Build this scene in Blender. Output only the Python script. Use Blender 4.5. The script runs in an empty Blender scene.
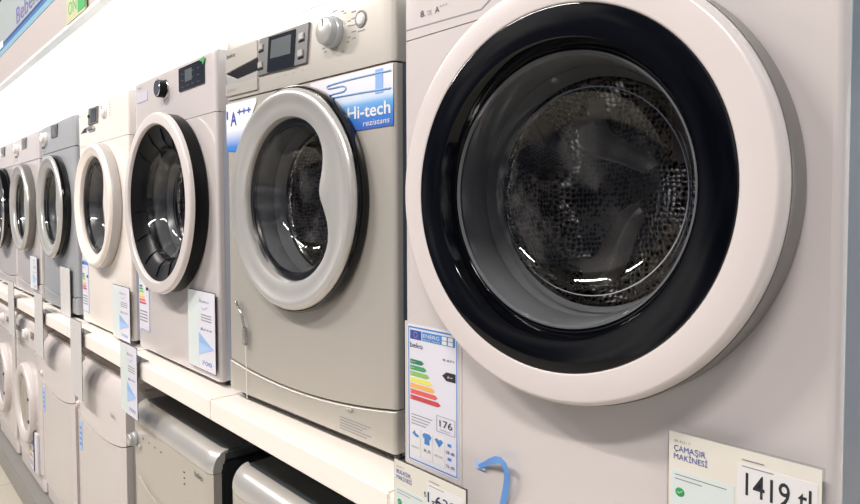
import bpy, bmesh, math, random
from mathutils import Vector, Matrix
random.seed(7)
S = bpy.context.scene
COL = S.collection
PI = math.pi
R = math.radians

# ------------------------------------------------------------------ camera
FPX, W, H = 626.99, 860.0, 504.0
yaw, pit, rol, PX, PY = .8508, .0366, -.0046, 403.1, 233.4
cd = bpy.data.cameras.new('camera'); cam = bpy.data.objects.new('camera', cd); COL.objects.link(cam)
dv = Vector((-math.sin(yaw)*math.cos(pit), math.cos(yaw)*math.cos(pit), -math.sin(pit)))
r0 = Vector((math.cos(yaw), math.sin(yaw), 0)); u0 = r0.cross(dv)
rv = r0*math.cos(rol)+u0*math.sin(rol); uv_ = -r0*math.sin(rol)+u0*math.cos(rol)
cam.matrix_world = Matrix(((rv.x, uv_.x, -dv.x, 1.3113), (rv.y, uv_.y, -dv.y, -.6918), (rv.z, uv_.z, -dv.z, .45), (0, 0, 0, 1)))
cd.sensor_fit = 'HORIZONTAL'; cd.sensor_width = 36; cd.lens = FPX/W*36
cd.shift_x = (W/2-PX)/W; cd.shift_y = (PY-H/2)/W
cd.clip_start = .02
S.camera = cam

# ------------------------------------------------------------------ light
S.view_settings.view_transform = 'Standard'; S.view_settings.look = 'None'
S.view_settings.exposure = 0.0; S.view_settings.gamma = 1; S.view_settings.use_curve_mapping = False
world = bpy.data.worlds.new('world'); S.world = world; world.use_nodes = True
wn = world.node_tree; bg = wn.nodes['Background']          # noise patches added for richer reflections, standing in for the unseen shop
wt = wn.nodes.new('ShaderNodeTexCoord'); wz = wn.nodes.new('ShaderNodeTexNoise'); wz.inputs['Scale'].default_value = 2.6; wz.inputs['Detail'].default_value = 3
wr = wn.nodes.new('ShaderNodeValToRGB'); cr = wr.color_ramp
cr.elements[0].position = .36; cr.elements[0].color = (.03, .035, .05, 1); cr.elements[1].position = .66; cr.elements[1].color = (.95, .9, .88, 1)
e_ = cr.elements.new(.5); e_.color = (.16, .17, .22, 1)
wn.links.new(wt.outputs['Generated'], wz.inputs['Vector']); wn.links.new(wz.outputs['Fac'], wr.inputs[0]); wn.links.new(wr.outputs[0], bg.inputs[0])
bg.inputs[1].default_value = .95

def area(name, loc, tgt, sx, sy, power, col):
    l = bpy.data.lights.new(name, 'AREA'); l.shape = 'RECTANGLE'; l.size = sx; l.size_y = sy; l.energy = power; l.color = col
    o = bpy.data.objects.new(name, l); COL.objects.link(o); o.location = loc
    o.rotation_euler = (Vector(tgt)-Vector(loc)).to_track_quat('-Z', 'Y').to_euler()
    return o
WARM = (1, .95, .92)
area('ceiling_lamp', (-1.2, -2.2, 2.8), (-1.2, -.1, -.1), 1.3, .10, 94, WARM)
area('ceiling_lamp', (-3.6, -2.2, 2.8), (-3.6, -.1, -.1), 1.3, .10, 104, WARM)
area('ceiling_lamp', (1.7, -2.2, 2.8), (1.3, -.1, .0), 1.2, .16, 74, WARM)
for x in (-1.9, .35, 1.1):      # small ceiling spots
    l = bpy.data.lights.new('ceiling_spot', 'POINT'); l.energy = 8; l.shadow_soft_size = .02; l.color = (1, .95, .9)
    o = bpy.data.objects.new('ceiling_spot', l); COL.objects.link(o); o.location = (x, -2.0, 2.75)

# ------------------------------------------------------------------ materials
def lin(c):
    if isinstance(c, str): c = [int(c[i:i+2], 16)/255 for i in (0, 2, 4)]
    return tuple(((x/12.92) if x <= .04045 else ((x+.055)/1.055)**2.4) for x in c)+(1,)
MATS = {}
def mat(name, col, rough=.4, metal=0.0, coat=0.0, noise=0.0, nscale=40, bump=0.0, emit=None, es=1.0, stretch=None, spec=.5):
    m = bpy.data.materials.new(name); m.use_nodes = True; nt = m.node_tree; b = nt.nodes['Principled BSDF']
    c = lin(col)
    b.inputs['Base Color'].default_value = c; b.inputs['Roughness'].default_value = rough; b.inputs['Metallic'].default_value = metal
    b.inputs['Coat Weight'].default_value = coat; b.inputs['Coat Roughness'].default_value = .06; b.inputs['Specular IOR Level'].default_value = spec
    if emit: b.inputs['Emission Color'].default_value = lin(emit); b.inputs['Emission Strength'].default_value = es
    if noise or bump:
        tc = nt.nodes.new('ShaderNodeTexCoord'); mp = nt.nodes.new('ShaderNodeMapping'); nz = nt.nodes.new('ShaderNodeTexNoise')
        nz.inputs['Scale'].default_value = nscale; nz.inputs['Detail'].default_value = 4
        if stretch: mp.inputs['Scale'].default_value = stretch
        nt.links.new(tc.outputs['Object'], mp.inputs[0]); nt.links.new(mp.outputs[0], nz.inputs['Vector'])
        if noise:
            mx = nt.nodes.new('ShaderNodeMix'); mx.data_type = 'RGBA'
            mx.inputs[6].default_value = tuple(x*(1-noise) for x in c[:3])+(1,); mx.inputs[7].default_value = tuple(min(1, x*(1+noise)) for x in c[:3])+(1,)
            nt.links.new(nz.outputs['Fac'], mx.inputs[0]); nt.links.new(mx.outputs[2], b.inputs['Base Color'])
        if bump:
            bp = nt.nodes.new('ShaderNodeBump'); bp.inputs['Strength'].default_value = bump; bp.inputs['Distance'].default_value = .002
            nt.links.new(nz.outputs['Fac'], bp.inputs['Height']); nt.links.new(bp.outputs[0], b.inputs['Normal'])
    MATS[name] = m
    return m
def glass(name, tint=(1, 1, 1), f0=.06, rough=.02):
    m = bpy.data.materials.new(name); m.use_nodes = True; nt = m.node_tree; nt.nodes.clear()
    out = nt.nodes.new('ShaderNodeOutputMaterial'); mx = nt.nodes.new('ShaderNodeMixShader')
    tr = nt.nodes.new('ShaderNodeBsdfTransparent'); tr.inputs[0].default_value = tuple(tint)+(1,)
    gl = nt.nodes.new('ShaderNodeBsdfGlossy'); gl.inputs['Roughness'].default_value = rough
    lw = nt.nodes.new('ShaderNodeFresnel'); lw.inputs['IOR'].default_value = 1.6
    ad = nt.nodes.new('ShaderNodeMath'); ad.operation = 'MULTIPLY_ADD'; ad.inputs[1].default_value = .9; ad.inputs[2].default_value = f0
    ad.use_clamp = True
    nt.links.new(lw.outputs[0], ad.inputs[0]); nt.links.new(ad.outputs[0], mx.inputs[0])
    nt.links.new(tr.outputs[0], mx.inputs[1]); nt.links.new(gl.outputs[0], mx.inputs[2]); nt.links.new(mx.outputs[0], out.inputs[0])
    MATS[name] = m; return m
M = MATS
mat('warm_white', 'f0e6dc', .3, coat=.3, noise=.01, nscale=8)
mat('white_enamel', 'cdc5c2', .22, coat=.5, noise=.012, nscale=6)
mat('white_plastic', 'd6cdc9', .3, coat=.3, noise=.01, nscale=8)
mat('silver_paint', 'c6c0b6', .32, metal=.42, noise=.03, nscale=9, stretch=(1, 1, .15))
mat('shaded_side', '6d7684', .4, metal=.4, noise=.02, nscale=8)  # cabinet sides: their shade is put into this darker blue-grey
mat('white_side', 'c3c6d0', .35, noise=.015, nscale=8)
mat('silver_bright', 'ccc9c4', .25, metal=.45, noise=.02, nscale=12)
mat('silver_dull', 'b6b8ba', .36, metal=.35, noise=.03, nscale=9, stretch=(1, 1, .15))
mat('dark_plastic', '15161a', .25, noise=.05, nscale=20)
mat('black_gloss', '05060a', .07, noise=.05, nscale=8, spec=.35)
mat('black_satin', '0b0b0d', .35, noise=.05, nscale=8, spec=.2)
mat('rim_pale', 'b5b0ac', .3, noise=.02, nscale=8)
mat('drawer_lilac', 'c4bfca', .35, noise=.02, nscale=8)
mat('paper_faint', 'ccc9c6', .5, noise=.015, nscale=30)
mat('mid_blue', '93b3de', .5, noise=.02, nscale=30)
mat('gasket_pale', '77797c', .25, noise=.08, nscale=30)
mat('rim_grey', '6a6763', .3, coat=.3, noise=.03, nscale=20)
mat('gasket_rubber', '4a4d50', .5, noise=.08, nscale=30)
mat('steel', 'b9b6b0', .35, metal=.3, noise=.05, nscale=20)
mat('chrome', 'd8d8d8', .12, metal=1.0, noise=.02, nscale=20)
mat('display_grey', '7b7a78', .35, metal=.3, noise=.03, nscale=20)
mat('display_dark', '1d2126', .12, coat=.6, noise=.05, nscale=20)
mat('screen', '5f6366', .2, noise=.04, nscale=20)
mat('shelf_cream', 'f8f1e7', .35, noise=.02, nscale=14)
mat('ink_grey', '8d8c90', .6, noise=.02, nscale=50); mat('ink_dark', '26272d', .6, noise=.02, nscale=50); mat('ink_blue', '3a4a9c', .6, noise=.02, nscale=50)
mat('ink_navy', '23345c', .6, noise=.02, nscale=50)
mat('ink_green', '2f9a4f', .6, noise=.02, nscale=50); mat('paper', 'dad8e0', .5, noise=.012, nscale=30); mat('paper_cream', 'ddd8cc', .5, noise=.015, nscale=30)
mat('paper_mint', 'd3dcd8', .5, noise=.015, nscale=30); mat('paper_white', 'dfdddc', .45, noise=.012, nscale=30)
mat('label_blue', '4a84c4', .5, noise=.03, nscale=60); mat('eu_blue', '3e4c9a', .5, noise=.03, nscale=60); mat('pale_blue', 'a9c4e8', .5, noise=.03, nscale=40)
mat('ribbon_blue', '6b9bd8', .35, noise=.05, nscale=40)
for i, c in enumerate(['2c7d5c', '4c9b62', '8bb96b', 'e2dc6a', 'e6b062', 'd9625a', 'c2484f']): mat('class_%d' % i, c, .5, noise=.03, nscale=60)
mat('lemon', 'b4b58e', .5, noise=.03, nscale=40)
mat('fascia_beige', 'b3aaa6', .45, noise=.02, nscale=5); mat('fascia_grey', '9aa1a0', .45, noise=.02, nscale=5); mat('fascia_purple', '6f679f', .5, noise=.03, nscale=40)
mat('wall_white', 'f2f4f4', .6, noise=.01, nscale=4); mat('floor_tile', 'c9c2b4', .3, noise=.04, nscale=3); mat('plinth_grey', '8f8c87', .4, noise=.04, nscale=12)
mat('ceiling_grey', '777b7a', .7, noise=.03, nscale=3)
mat('canopy_diffuser', 'ffffff', .5, noise=.005, nscale=3, emit='e6faff', es=1.3)
mat('dark_metal', '2a2c2f', .35, metal=.3, noise=.08, nscale=12); mat('worktop_dark', '3c4144', .3, coat=.3, noise=.06, nscale=20)
mat('dial_white', 'e6e2de', .3, noise=.01, nscale=20)
mat('rib_light', 'cfcac2', .3, metal=.15, noise=.3, nscale=120)
glass('door_glass', (1, 1, 1), .0, .015); glass('acrylic', (.93, .96, .97), .03, .05); glass('film', (.97, .97, .97), .02, .1)
mat('porthole_tint', '8f8779', .15, coat=1, noise=.1, nscale=9)
mat('porthole_grey', '6d6f72', .12, coat=1, noise=.2, nscale=9)

def stripes_blue(name, z0, z1, top, bottom):      # printed colour band on a sticker
    m = bpy.data.materials.new(name); m.use_nodes = True; nt = m.node_tree; b = nt.nodes['Principled BSDF']; b.inputs['Roughness'].default_value = .35
    tc = nt.nodes.new('ShaderNodeTexCoord'); sp = nt.nodes.new('ShaderNodeSeparateXYZ'); mr = nt.nodes.new('ShaderNodeMapRange'); rp = nt.nodes.new('ShaderNodeValToRGB')
    mr.inputs[1].default_value = z0; mr.inputs[2].default_value = z1
    nt.links.new(tc.outputs['Object'], sp.inputs[0]); nt.links.new(sp.outputs[2], mr.inputs[0]); nt.links.new(mr.outputs[0], rp.inputs[0]); nt.links.new(rp.outputs[0], b.inputs['Base Color'])
    rp.color_ramp.elements[0].color = lin(bottom); rp.color_ramp.elements[1].color = lin(top)
    return m, rp

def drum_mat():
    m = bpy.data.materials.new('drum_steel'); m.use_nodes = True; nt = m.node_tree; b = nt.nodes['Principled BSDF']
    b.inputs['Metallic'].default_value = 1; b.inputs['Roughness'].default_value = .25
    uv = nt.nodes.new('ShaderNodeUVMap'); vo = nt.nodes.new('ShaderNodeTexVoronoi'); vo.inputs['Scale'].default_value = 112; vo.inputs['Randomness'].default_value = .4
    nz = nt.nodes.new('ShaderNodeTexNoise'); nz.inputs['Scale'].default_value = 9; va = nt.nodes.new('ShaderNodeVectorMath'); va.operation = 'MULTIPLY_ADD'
    va.inputs[1].default_value = (.03, .03, .03)  # noise warp puts the door glass's wavy refraction into the hole pattern
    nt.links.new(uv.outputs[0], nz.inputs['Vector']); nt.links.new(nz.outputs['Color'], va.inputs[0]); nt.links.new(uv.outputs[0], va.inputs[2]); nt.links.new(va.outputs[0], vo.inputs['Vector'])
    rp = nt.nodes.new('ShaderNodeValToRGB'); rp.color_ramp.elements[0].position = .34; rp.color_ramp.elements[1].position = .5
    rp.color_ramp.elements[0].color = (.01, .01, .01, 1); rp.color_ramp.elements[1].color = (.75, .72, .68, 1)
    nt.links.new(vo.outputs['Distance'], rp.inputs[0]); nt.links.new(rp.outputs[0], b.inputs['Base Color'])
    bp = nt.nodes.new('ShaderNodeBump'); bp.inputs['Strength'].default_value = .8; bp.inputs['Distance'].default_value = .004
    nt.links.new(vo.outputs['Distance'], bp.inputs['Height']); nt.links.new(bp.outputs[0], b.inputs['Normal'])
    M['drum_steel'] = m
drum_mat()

# ------------------------------------------------------------------ helpers
def finish(name, me, m, parent=None, smooth=35, loc=None):
    if smooth:
        for p in me.polygons: p.use_smooth = True
        me.set_sharp_from_angle(angle=R(smooth))
    o = bpy.data.objects.new(name, me); COL.objects.link(o)
    if m is not None: me.materials.append(M[m] if isinstance(m, str) else m)
    if parent: o.parent = parent
    if loc: o.location = loc
    return o
def mesh(name, vs, fs, m, parent=None, smooth=35, recalc=True):
    me = bpy.data.meshes.new(name); me.from_pydata(vs, [], fs)
    if recalc:
        bm = bmesh.new(); bm.from_mesh(me); bmesh.ops.remove_doubles(bm, verts=bm.verts, dist=1e-6); bmesh.ops.recalc_face_normals(bm, faces=bm.faces); bm.to_mesh(me); bm.free()
    me.update()
    return finish(name, me, m, parent, smooth)
def boxes(name, bs, m, parent=None, bev=.0, seg=2):
    bm = bmesh.new()
    for (x0, x1, y0, y1, z0, z1) in bs:
        r = bmesh.ops.create_cube(bm, size=1)
        for v in r['verts']: v.co = Vector(((x0+x1)/2+v.co.x*(x1-x0), (y0+y1)/2+v.co.y*(y1-y0), (z0+z1)/2+v.co.z*(z1-z0)))
    if bev: bmesh.ops.bevel(bm, geom=list(bm.edges), offset=bev, segments=seg, affect='EDGES')
    me = bpy.data.meshes.new(name); bm.to_mesh(me); bm.free()
    return finish(name, me, m, parent)
def prism(name, pts, y0, y1, m, parent=None, bev=0):      # polygon in XZ, thickness in Y
    n = len(pts); vs = [(x, y0, z) for x, z in pts]+[(x, y1, z) for x, z in pts]
    fs = [tuple(range(n)), tuple(range(2*n-1, n-1, -1))]+[(i, (i+1) % n, n+(i+1) % n, n+i) for i in range(n)]
    o = mesh(name, vs, fs, m, parent, 30)
    if bev:
        bm = bmesh.new(); bm.from_mesh(o.data); bmesh.ops.bevel(bm, geom=list(bm.edges), offset=bev, segments=2, affect='EDGES'); bm.to_mesh(o.data); bm.free()
        for p in o.data.polygons: p.use_smooth = True
        o.data.set_sharp_from_angle(angle=R(30))
    return o
def extrude_x(name, prof, x0, x1, m, parent=None, smooth=35):   # YZ profile along X
    n = len(prof); vs = [(x0, y, z) for y, z in prof]+[(x1, y, z) for y, z in prof]
    fs = [tuple(range(n)), tuple(range(2*n-1, n-1, -1))]+[(i, (i+1) % n, n+(i+1) % n, n+i) for i in range(n)]
    return mesh(name, vs, fs, m, parent, smooth)
def polar(name, rows, cx, cz, m, parent=None, seg=96, close=False, cap=False, smooth=40, uv=False):
    # rows: (radius or f(theta), y or f(theta)); surface of revolution about the Y axis
    vs = []
    for rr, yy in rows:
        for i in range(seg):
            t = 2*PI*i/seg; q = rr(t) if callable(rr) else rr; y = yy(t) if callable(yy) else yy
            vs.append((cx+q*math.cos(t), y, cz+q*math.sin(t)))
    fs = []; n = len(rows)
    for k in range(n if close else n-1):
        a = k*seg; b = ((k+1) % n)*seg
        for i in range(seg): fs.append((a+i, a+(i+1) % seg, b+(i+1) % seg, b+i))
    if cap: fs.append(tuple((n-1)*seg+i for i in range(seg)))
    o = mesh(name, vs, fs, m, parent, smooth, recalc=False)
    bm = bmesh.new(); bm.from_mesh(o.data)
    if uv:
        ul = bm.loops.layers.uv.new('UVMap')
        for f in bm.faces:
            for l in f.loops:
                k, i = divmod(l.vert.index, seg)
                t = 2*PI*i/seg
                if i == 0 and any(v.vert.index % seg == seg-1 for v in f.loops): t = 2*PI
                x, y, z = l.vert.co; rad = math.hypot(x-cx, z-cz)
                if isinstance(uv, str): l[ul].uv = (x, z)
                else: l[ul].uv = (t*.24, y)
    bmesh.ops.recalc_face_normals(bm, faces=bm.faces); bm.to_mesh(o.data); bm.free()
    return o
def text(s, x, z, w, h, m, parent, y=0.0, name='lettering', shear=0, bold=0.0):
    # flat printed lettering on a surface facing -Y: lower left corner at x, z; w wide, capital height h
    c = bpy.data.curves.new(name, 'FONT'); c.body = s; c.size = 1; c.resolution_u = 3; c.shear = shear; c.offset = bold; c.extrude = .0
    t = bpy.data.objects.new('t', c); COL.objects.link(t); dg = bpy.context.evaluated_depsgraph_get(); dg.update()
    me = bpy.data.meshes.new_from_object(t.evaluated_get(dg)); bpy.data.objects.remove(t)
    xs = [v.co.x for v in me.vertices]; ys = [v.co.y for v in me.vertices]
    if not xs: return None
    x0, x1, y0, y1 = min(xs), max(xs), min(ys), max(ys)
    sy = h/.70
    if w is None: w = (x1-x0)*sy
    for v in me.vertices:
        a, b = v.co.x, v.co.y; v.co = Vector((x+(a-x0)/(x1-x0)*w, y, z+b*sy))
    me.materials.clear(); me.name = name
    return finish(name, me, m, parent, 0)
def flat(name, x0, x1, z0, z1, m, parent, y=0.0, th=.0006, rad=0):
    if rad:
        pts = []
        for cx, cz, a0 in ((x1-rad, z1-rad, 0), (x0+rad, z1-rad, 90), (x0+rad, z0+rad, 180), (x1-rad, z0+rad, 270)):
            for k in range(5): a = R(a0+k*22.5); pts.append((cx+rad*math.cos(a), cz+rad*math.sin(a)))
        return prism(name, pts, y, y+th, m, parent)
    return prism(name, [(x0, z0), (x1, z0), (x1, z1), (x0, z1)], y, y+th, m, parent)
def tube(name, pts, rad, m, parent=None, n=8):
    c = bpy.data.curves.new(name, 'CURVE'); c.dimensions = '3D'; c.bevel_depth = rad; c.bevel_resolution = 2; c.use_fill_caps = True
    sp = c.splines.new('NURBS'); sp.points.add(len(pts)-1)
    for p, q in zip(sp.points, pts): p.co = tuple(q)+(1,)
    sp.use_endpoint_u = True; sp.order_u = 3; sp.resolution_u = n
    t = bpy.data.objects.new('t', c); COL.objects.link(t); dg = bpy.context.evaluated_depsgraph_get(); dg.update()
    me = bpy.data.meshes.new_from_object(t.evaluated_get(dg)); bpy.data.objects.remove(t); me.name = name; me.materials.clear()
    return finish(name, me, m, parent)
def cyl(name, cx, cz, r, y0, y1, m, parent, seg=32, bev=.0015):   # short cylinder facing -Y, y0 front
    return polar(name, [(0.0001, y0), (r-bev, y0), (r-bev*.3, y0+bev*.3), (r, y0+bev), (r, y1)], cx, cz, m, parent, seg)
def thing(name, label, cat, loc=(0, 0, 0), rz=0, group=None):
    o = bpy.data.objects.new(name, None); COL.objects.link(o); o.empty_display_size = .1; o.location = loc; o.rotation_euler = (0, 0, rz)
    o['label'] = label; o['category'] = cat
    if group: o['group'] = group
    return o
def struct(o): o['kind'] = 'structure'; return o

# ------------------------------------------------------------------ the setting
struct(boxes('floor', [(-9, 3, -3.2, .75, -1.15, -1.05)], 'floor_tile'))
nt = M['floor_tile'].node_tree; b = nt.nodes['Principled BSDF']
br = nt.nodes.new('ShaderNodeTexBrick'); br.offset = 0; br.inputs['Scale'].default_value = 1.0; br.inputs['Brick Width'].default_value = .45; br.inputs['Row Height'].default_value = .45
br.inputs['Mortar Size'].default_value = .004; br.inputs['Color1'].default_value = lin('c9c2b4'); br.inputs['Color2'].default_value = lin('c5bdae'); br.inputs['Mortar'].default_value = lin('9d978b')
tc = nt.nodes.new('ShaderNodeTexCoord'); nt.links.new(tc.outputs['Object'], br.inputs['Vector']); nt.links.new(br.outputs['Color'], b.inputs['Base Color'])
struct(boxes('wall_back', [(-9, 3, .70, .78, -1.05, 2.95)], 'wall_white'))
struct(boxes('ceiling', [(-9, 3, -3.2, .78, 2.95, 3.02)], 'ceiling_grey'))

# display stand: plinth, shelf boards, dark back board
stand = thing('display_shelf', 'long cream shelf carrying the upper row of washing machines', 'shelf', (0, 0, -1.05))
def zs(o, dz=1.05): o.location.z = dz; return o
for k in range(-11, 3):
    x0 = -.109+.664*k
    zs(boxes('shelf_board', [(x0+.0008, x0+.6632, -.062, .68, -.05, 0)], 'shelf_cream', stand, .003))
pl = boxes('plinth', [(-7.4, 1.9, -.075, .60, -1.05, -.94)], 'plinth_grey', None, .004); pl['label'] = 'long low grey plinth on the tiled floor under the lower row'; pl['category'] = 'plinth'
struct(boxes('back_board_1', [(-7.4, 1.9, .66, .695, -.94, -.052)], 'dark_metal'))  # dark back board behind the lower row
for k in range(-5, 2):
    zs(boxes('bracket', [(-.109+1.328*k-.016, -.109+1.328*k+.014, .15, .65, -.075, -.051)], 'dark_metal', stand, .002))

# canopy: lit diffuser over the machines and the sign fascia in front of it
can = thing('canopy_light', 'bright white lit canopy panel above the upper row of machines', 'light', (0, 0, 1.202))
c1 = boxes('diffuser', [(-7.6, 1.9, .0255, .69, 0, .02)], 'canopy_diffuser', can)
c2 = boxes('housing', [(-7.6, 1.9, .03, .69, .021, .06)], 'wall_white', can)
sign = thing('fascia_sign', 'overhead sign fascia with beige, blue and grey bands above the machines', 'sign', (0, 0, 1.22))
def fpoly(n, za, zb, sa, sb, y, m):   # band whose edges slope gently along the run
    p = [(-7.6, za+sa*7.6), (-.6, za+sa*.6), (1.9, za+sa*.6), (1.9, zb+sb*.6), (-.6, zb+sb*.6), (-7.6, zb+sb*7.6)]
    return prism(n, [(x, z-1.22) for x, z in p], y, .025, m, sign)
fpoly('lower_lip', 1.2, 1.211, .0, .0, -.012, 'wall_white')
fpoly('beige_panel', 1.2115, 1.375, .0, .0, -.004, 'fascia_beige')
bm_, rp = stripes_blue('fascia_blue', 0, 1, 'ffffff', 'ffffff')
mat('band_light', '7fa6b8', .4, noise=.02, nscale=20); mat('band_blue', '466b9a', .4, noise=.03, nscale=20); mat('band_navy', '2b437e', .4, noise=.03, nscale=20)
fpoly('light_blue_band', 1.3752, 1.405, .0, .0, -.006, 'band_light')
fpoly('blue_band', 1.4052, 1.424, .0, .0, -.006, 'band_blue')
fpoly('navy_band', 1.4242, 1.438, .0, .0, -.006, 'band_navy')
fpoly('top_panel', 1.4382, 1.69, .0, .0, -.004, 'fascia_grey')
text('Bebek L', -2.60, 1.455-1.22, .66, .085, 'fascia_purple', sign, -.0055)
boxes('white_highlight', [(-3.12, -2.99, -.0118, -.0045, .190, .228)], 'wall_white', sign, .002)  # white block painted in for a bright highlight on the bands
boxes('top_trim', [(-7.6, 1.9, -.011, .0252, .471, .49)], 'dark_metal', sign)
st = thing('shelf_sign', 'small pale yellow card with a green corner on the beige fascia', 'sign', (-1.53, -.0135, 1.209))
flat('card', 0, .27, .002, .10, 'lemon', st, -.002, .006)
flat('green_patch', .17, .27, .012, .10, 'ink_green', st, -.0032, .0008)
text('ON', .03, .03, .12, .05, 'ink_green', st, -.0025)

# ------------------------------------------------------------------ washing machines
HW, RC = .2975, .009
def fcorner(x):
    a = abs(x)-(HW-RC)
    return 0 if a <= 0 else RC-math.sqrt(max(0, RC*RC-a*a))
def xsamples(n=24):
    xs = [-(HW-RC)+2*(HW-RC)*i/n for i in range(n+1)]
    arc = [HW-RC+RC*math.sin(R(a)) for a in (20, 40, 60, 75, 90)]
    return [-a for a in reversed(arc)]+xs+arc
def strip_panel(name, zb, zt, m, parent, y=0.0, topround=0, botround=0, back=.05, slope=0.0, xr=None, tilt=0.0, mouth=None):
    # panel across the machine front, zb(x)..zt(x); with rounded top going back into the worktop
    xs = xsamples() if xr is None else [xr[0]+(xr[1]-xr[0])*i/12 for i in range(13)]
    rows = [('b', back, 0), ('b', 0, 0)]
    mid = [.25, .5, .75]
    def rowpts(x):
        b = zb(x); t = zt(x); c = fcorner(x); out = []
        out.append((back, b))
        if botround: 
            for a in (0, 30, 60, 90): out.append((y+c+botround*(1-math.sin(R(a))), b+botround*(1-math.cos(R(a)))))
        else: out.append((y+c, b))
        for k in mid: out.append((y+c+tilt*k, b+botround+(t-b-topround-botround)*k))
        if topround:
            for a in (0, 20, 40, 60, 75, 90): out.append((y+c+tilt+topround*(1-math.cos(R(a))), t-topround+topround*math.sin(R(a))))
        else: out.append((y+c+tilt, t))
        out.append((max(back, y+c+topround+.002), t))
        return out
    P = [rowpts(x) for x in xs]; n = len(P[0]); vs = []; fs = []
    for x, row in zip(xs, P): vs += [(x, a, b) for a, b in row]
    for i in range(len(xs)-1):
        for j in range(n): 
            a = i*n+j; b = i*n+(j+1) % n; fs.append((a, b, b+n, a+n))
    fs.append(tuple(range(n))); fs.append(tuple((len(xs)-1)*n+j for j in range(n)))
    return mesh(name, vs, fs, m, parent, 32)
def holed_panel(name, zb, zt, cz, rh, m, parent, seg=128):
    # flat front with a round opening at (0,cz); turns round the cabinet's front corners
    w = HW-RC
    def hit(t):
        lo, hi = rh, 1.0; c, s = math.cos(t), math.sin(t)
        for _ in range(40):
            md = (lo+hi)/2; x = md*c; z = cz+md*s
            if abs(x) > w or z > zt(max(-w, min(w, x))) or z < zb(max(-w, min(w, x))): hi = md
            else: lo = md
        return lo
    ths = [2*PI*i/seg for i in range(seg)]
    for sx in (-w, w):
        for zf in (zb, zt): ths.append(math.atan2(zf(sx)-cz, sx) % (2*PI))
    ths = sorted(set(round(t, 6) for t in ths)); n = len(ths); vs = []; fs = []
    rings = [lambda t, h: (rh, .02), lambda t, h: (rh, .003), lambda t, h: (rh+.003, 0), lambda t, h: (rh+.5*(h-rh), 0), lambda t, h: (h, 0)]
    for rg in rings:
        for t in ths:
            q, y = rg(t, hit(t)); vs.append((q*math.cos(t), y, cz+q*math.sin(t)))
    for k in range(len(rings)-1):
        for i in range(n): fs.append((k*n+i, k*n+(i+1) % n, (k+1)*n+(i+1) % n, (k+1)*n+i))
    for i in range(n):      # flanges along top and bottom seams
        a, b = vs[4*n+i], vs[4*n+(i+1) % n]
        k = len(vs); vs += [(a[0], .014, a[2]), (b[0], .014, b[2])]; fs.append((4*n+i, 4*n+(i+1) % n, k+1, k))
    for sgn in (-1, 1):
        xs = [sgn*(w+RC*math.sin(R(a))) for a in (0, 20, 40, 60, 75, 90)]
        z0, z1 = zb(sgn*w), zt(sgn*w)
        for i in range(5):
            k = len(vs); x, X = xs[i], xs[i+1]
            vs += [(x, fcorner(x), z0), (X, fcorner(X), z0), (X, fcorner(X), z1), (x, fcorner(x), z1)]; fs.append((k, k+1, k+2, k+3))
        k = len(vs); vs += [(sgn*HW, RC, z0), (sgn*HW, .018, z0), (sgn*HW, .018, z1), (sgn*HW, RC, z1)]; fs.append((k, k+1, k+2, k+3))
    return mesh(name, vs, fs, m, parent, 25)

def cabinet(parent, m, top, Hh, z0=.0165, yb=.55, seam=.704, yf=.0148, dark='dark_plastic'):
    # sides, back and top; open at the front behind the panels
    w = HW-.0012
    vs = []; fs = []
    def q(*p): 
        k = len(vs); vs.extend(p); fs.append(tuple(range(k, k+len(p))))
    q((-w, yf, z0), (-w, yb, z0), (-w, yb, Hh-.03), (-w, yf, Hh-.03)); q((w, yf, z0), (w, yf, Hh-.03), (w, yb, Hh-.03), (w, yb, z0))
    q((-w, yb, z0), (w, yb, z0), (w, yb, Hh-.03), (-w, yb, Hh-.03)); q((-w, yf, z0), (w, yf, z0), (w, yb, z0), (-w, yb, z0))
    q((-w, yf, Hh-.03), (-w, yb, Hh-.03), (w, yb, Hh-.03), (w, yf, Hh-.03))
    body = mesh('cabinet', vs, fs, m, parent, 0)
    boxes('worktop', [(-w, w, .0525, yb+.01, Hh-.0298, Hh)], top, parent, .006, 3)
    boxes('seam_liner', [(-w+.003, w-.003, .016, .0185, seam-.012, seam+.012)], dark, parent)
    for x in (-.25, .25):
        for y in (.06, .5):
            polar('foot', [(.022, -.012), (.022, 0), (.016, .006)], 0, 0, 'dark_plastic', parent, 16)
            f = COL.objects[-1]; f.data.transform(Matrix.Rotation(R(90), 4, 'X')); f.location = (x, y, .0)
            # stand it on the shelf
            zmin = min(v.co.z for v in f.data.vertices); f.location.z = -zmin
    return body

def washer(X, Y, a, label, paint, side, Hh=.856, zc=.4725, hole=.185, seam=lambda x: .7045, kick=None, parts=True, kround=.0):
    t = thing('washing_machine', label, 'washing machine', (X+.3, Y, 0), a, 'washing machines on the upper shelf')
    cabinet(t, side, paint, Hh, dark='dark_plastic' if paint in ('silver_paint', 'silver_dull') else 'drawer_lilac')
    strip_panel('control_panel', lambda x: seam(x)+(.002 if kick else .0008), lambda x: Hh, paint, t, topround=.009, back=.05)
    kb = kick if kick else (lambda x: .016)
    boxes('base_gap_shade', [(-.28, .28, .022, .50, .004, .016)], 'dark_plastic', t)  # dark block filling the gap under the cabinet with its shade
    holed_panel('front_panel', (lambda x: kb(x)+(.0015 if kick else 0)), lambda x: seam(x)-(.0015 if kick else .0008), zc, hole, paint, t)
    if kick:
        strip_panel('kick_panel', lambda x: .023, lambda x: kb(x)-.0022, paint, t, y=-.003, topround=.003, back=.02)
        boxes('kick_gap_shade', [(-.275, .275, .021, .03, .0162, .026)], 'dark_plastic', t)  # dark strip standing in for the shade below the kick panel
    return t
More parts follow.
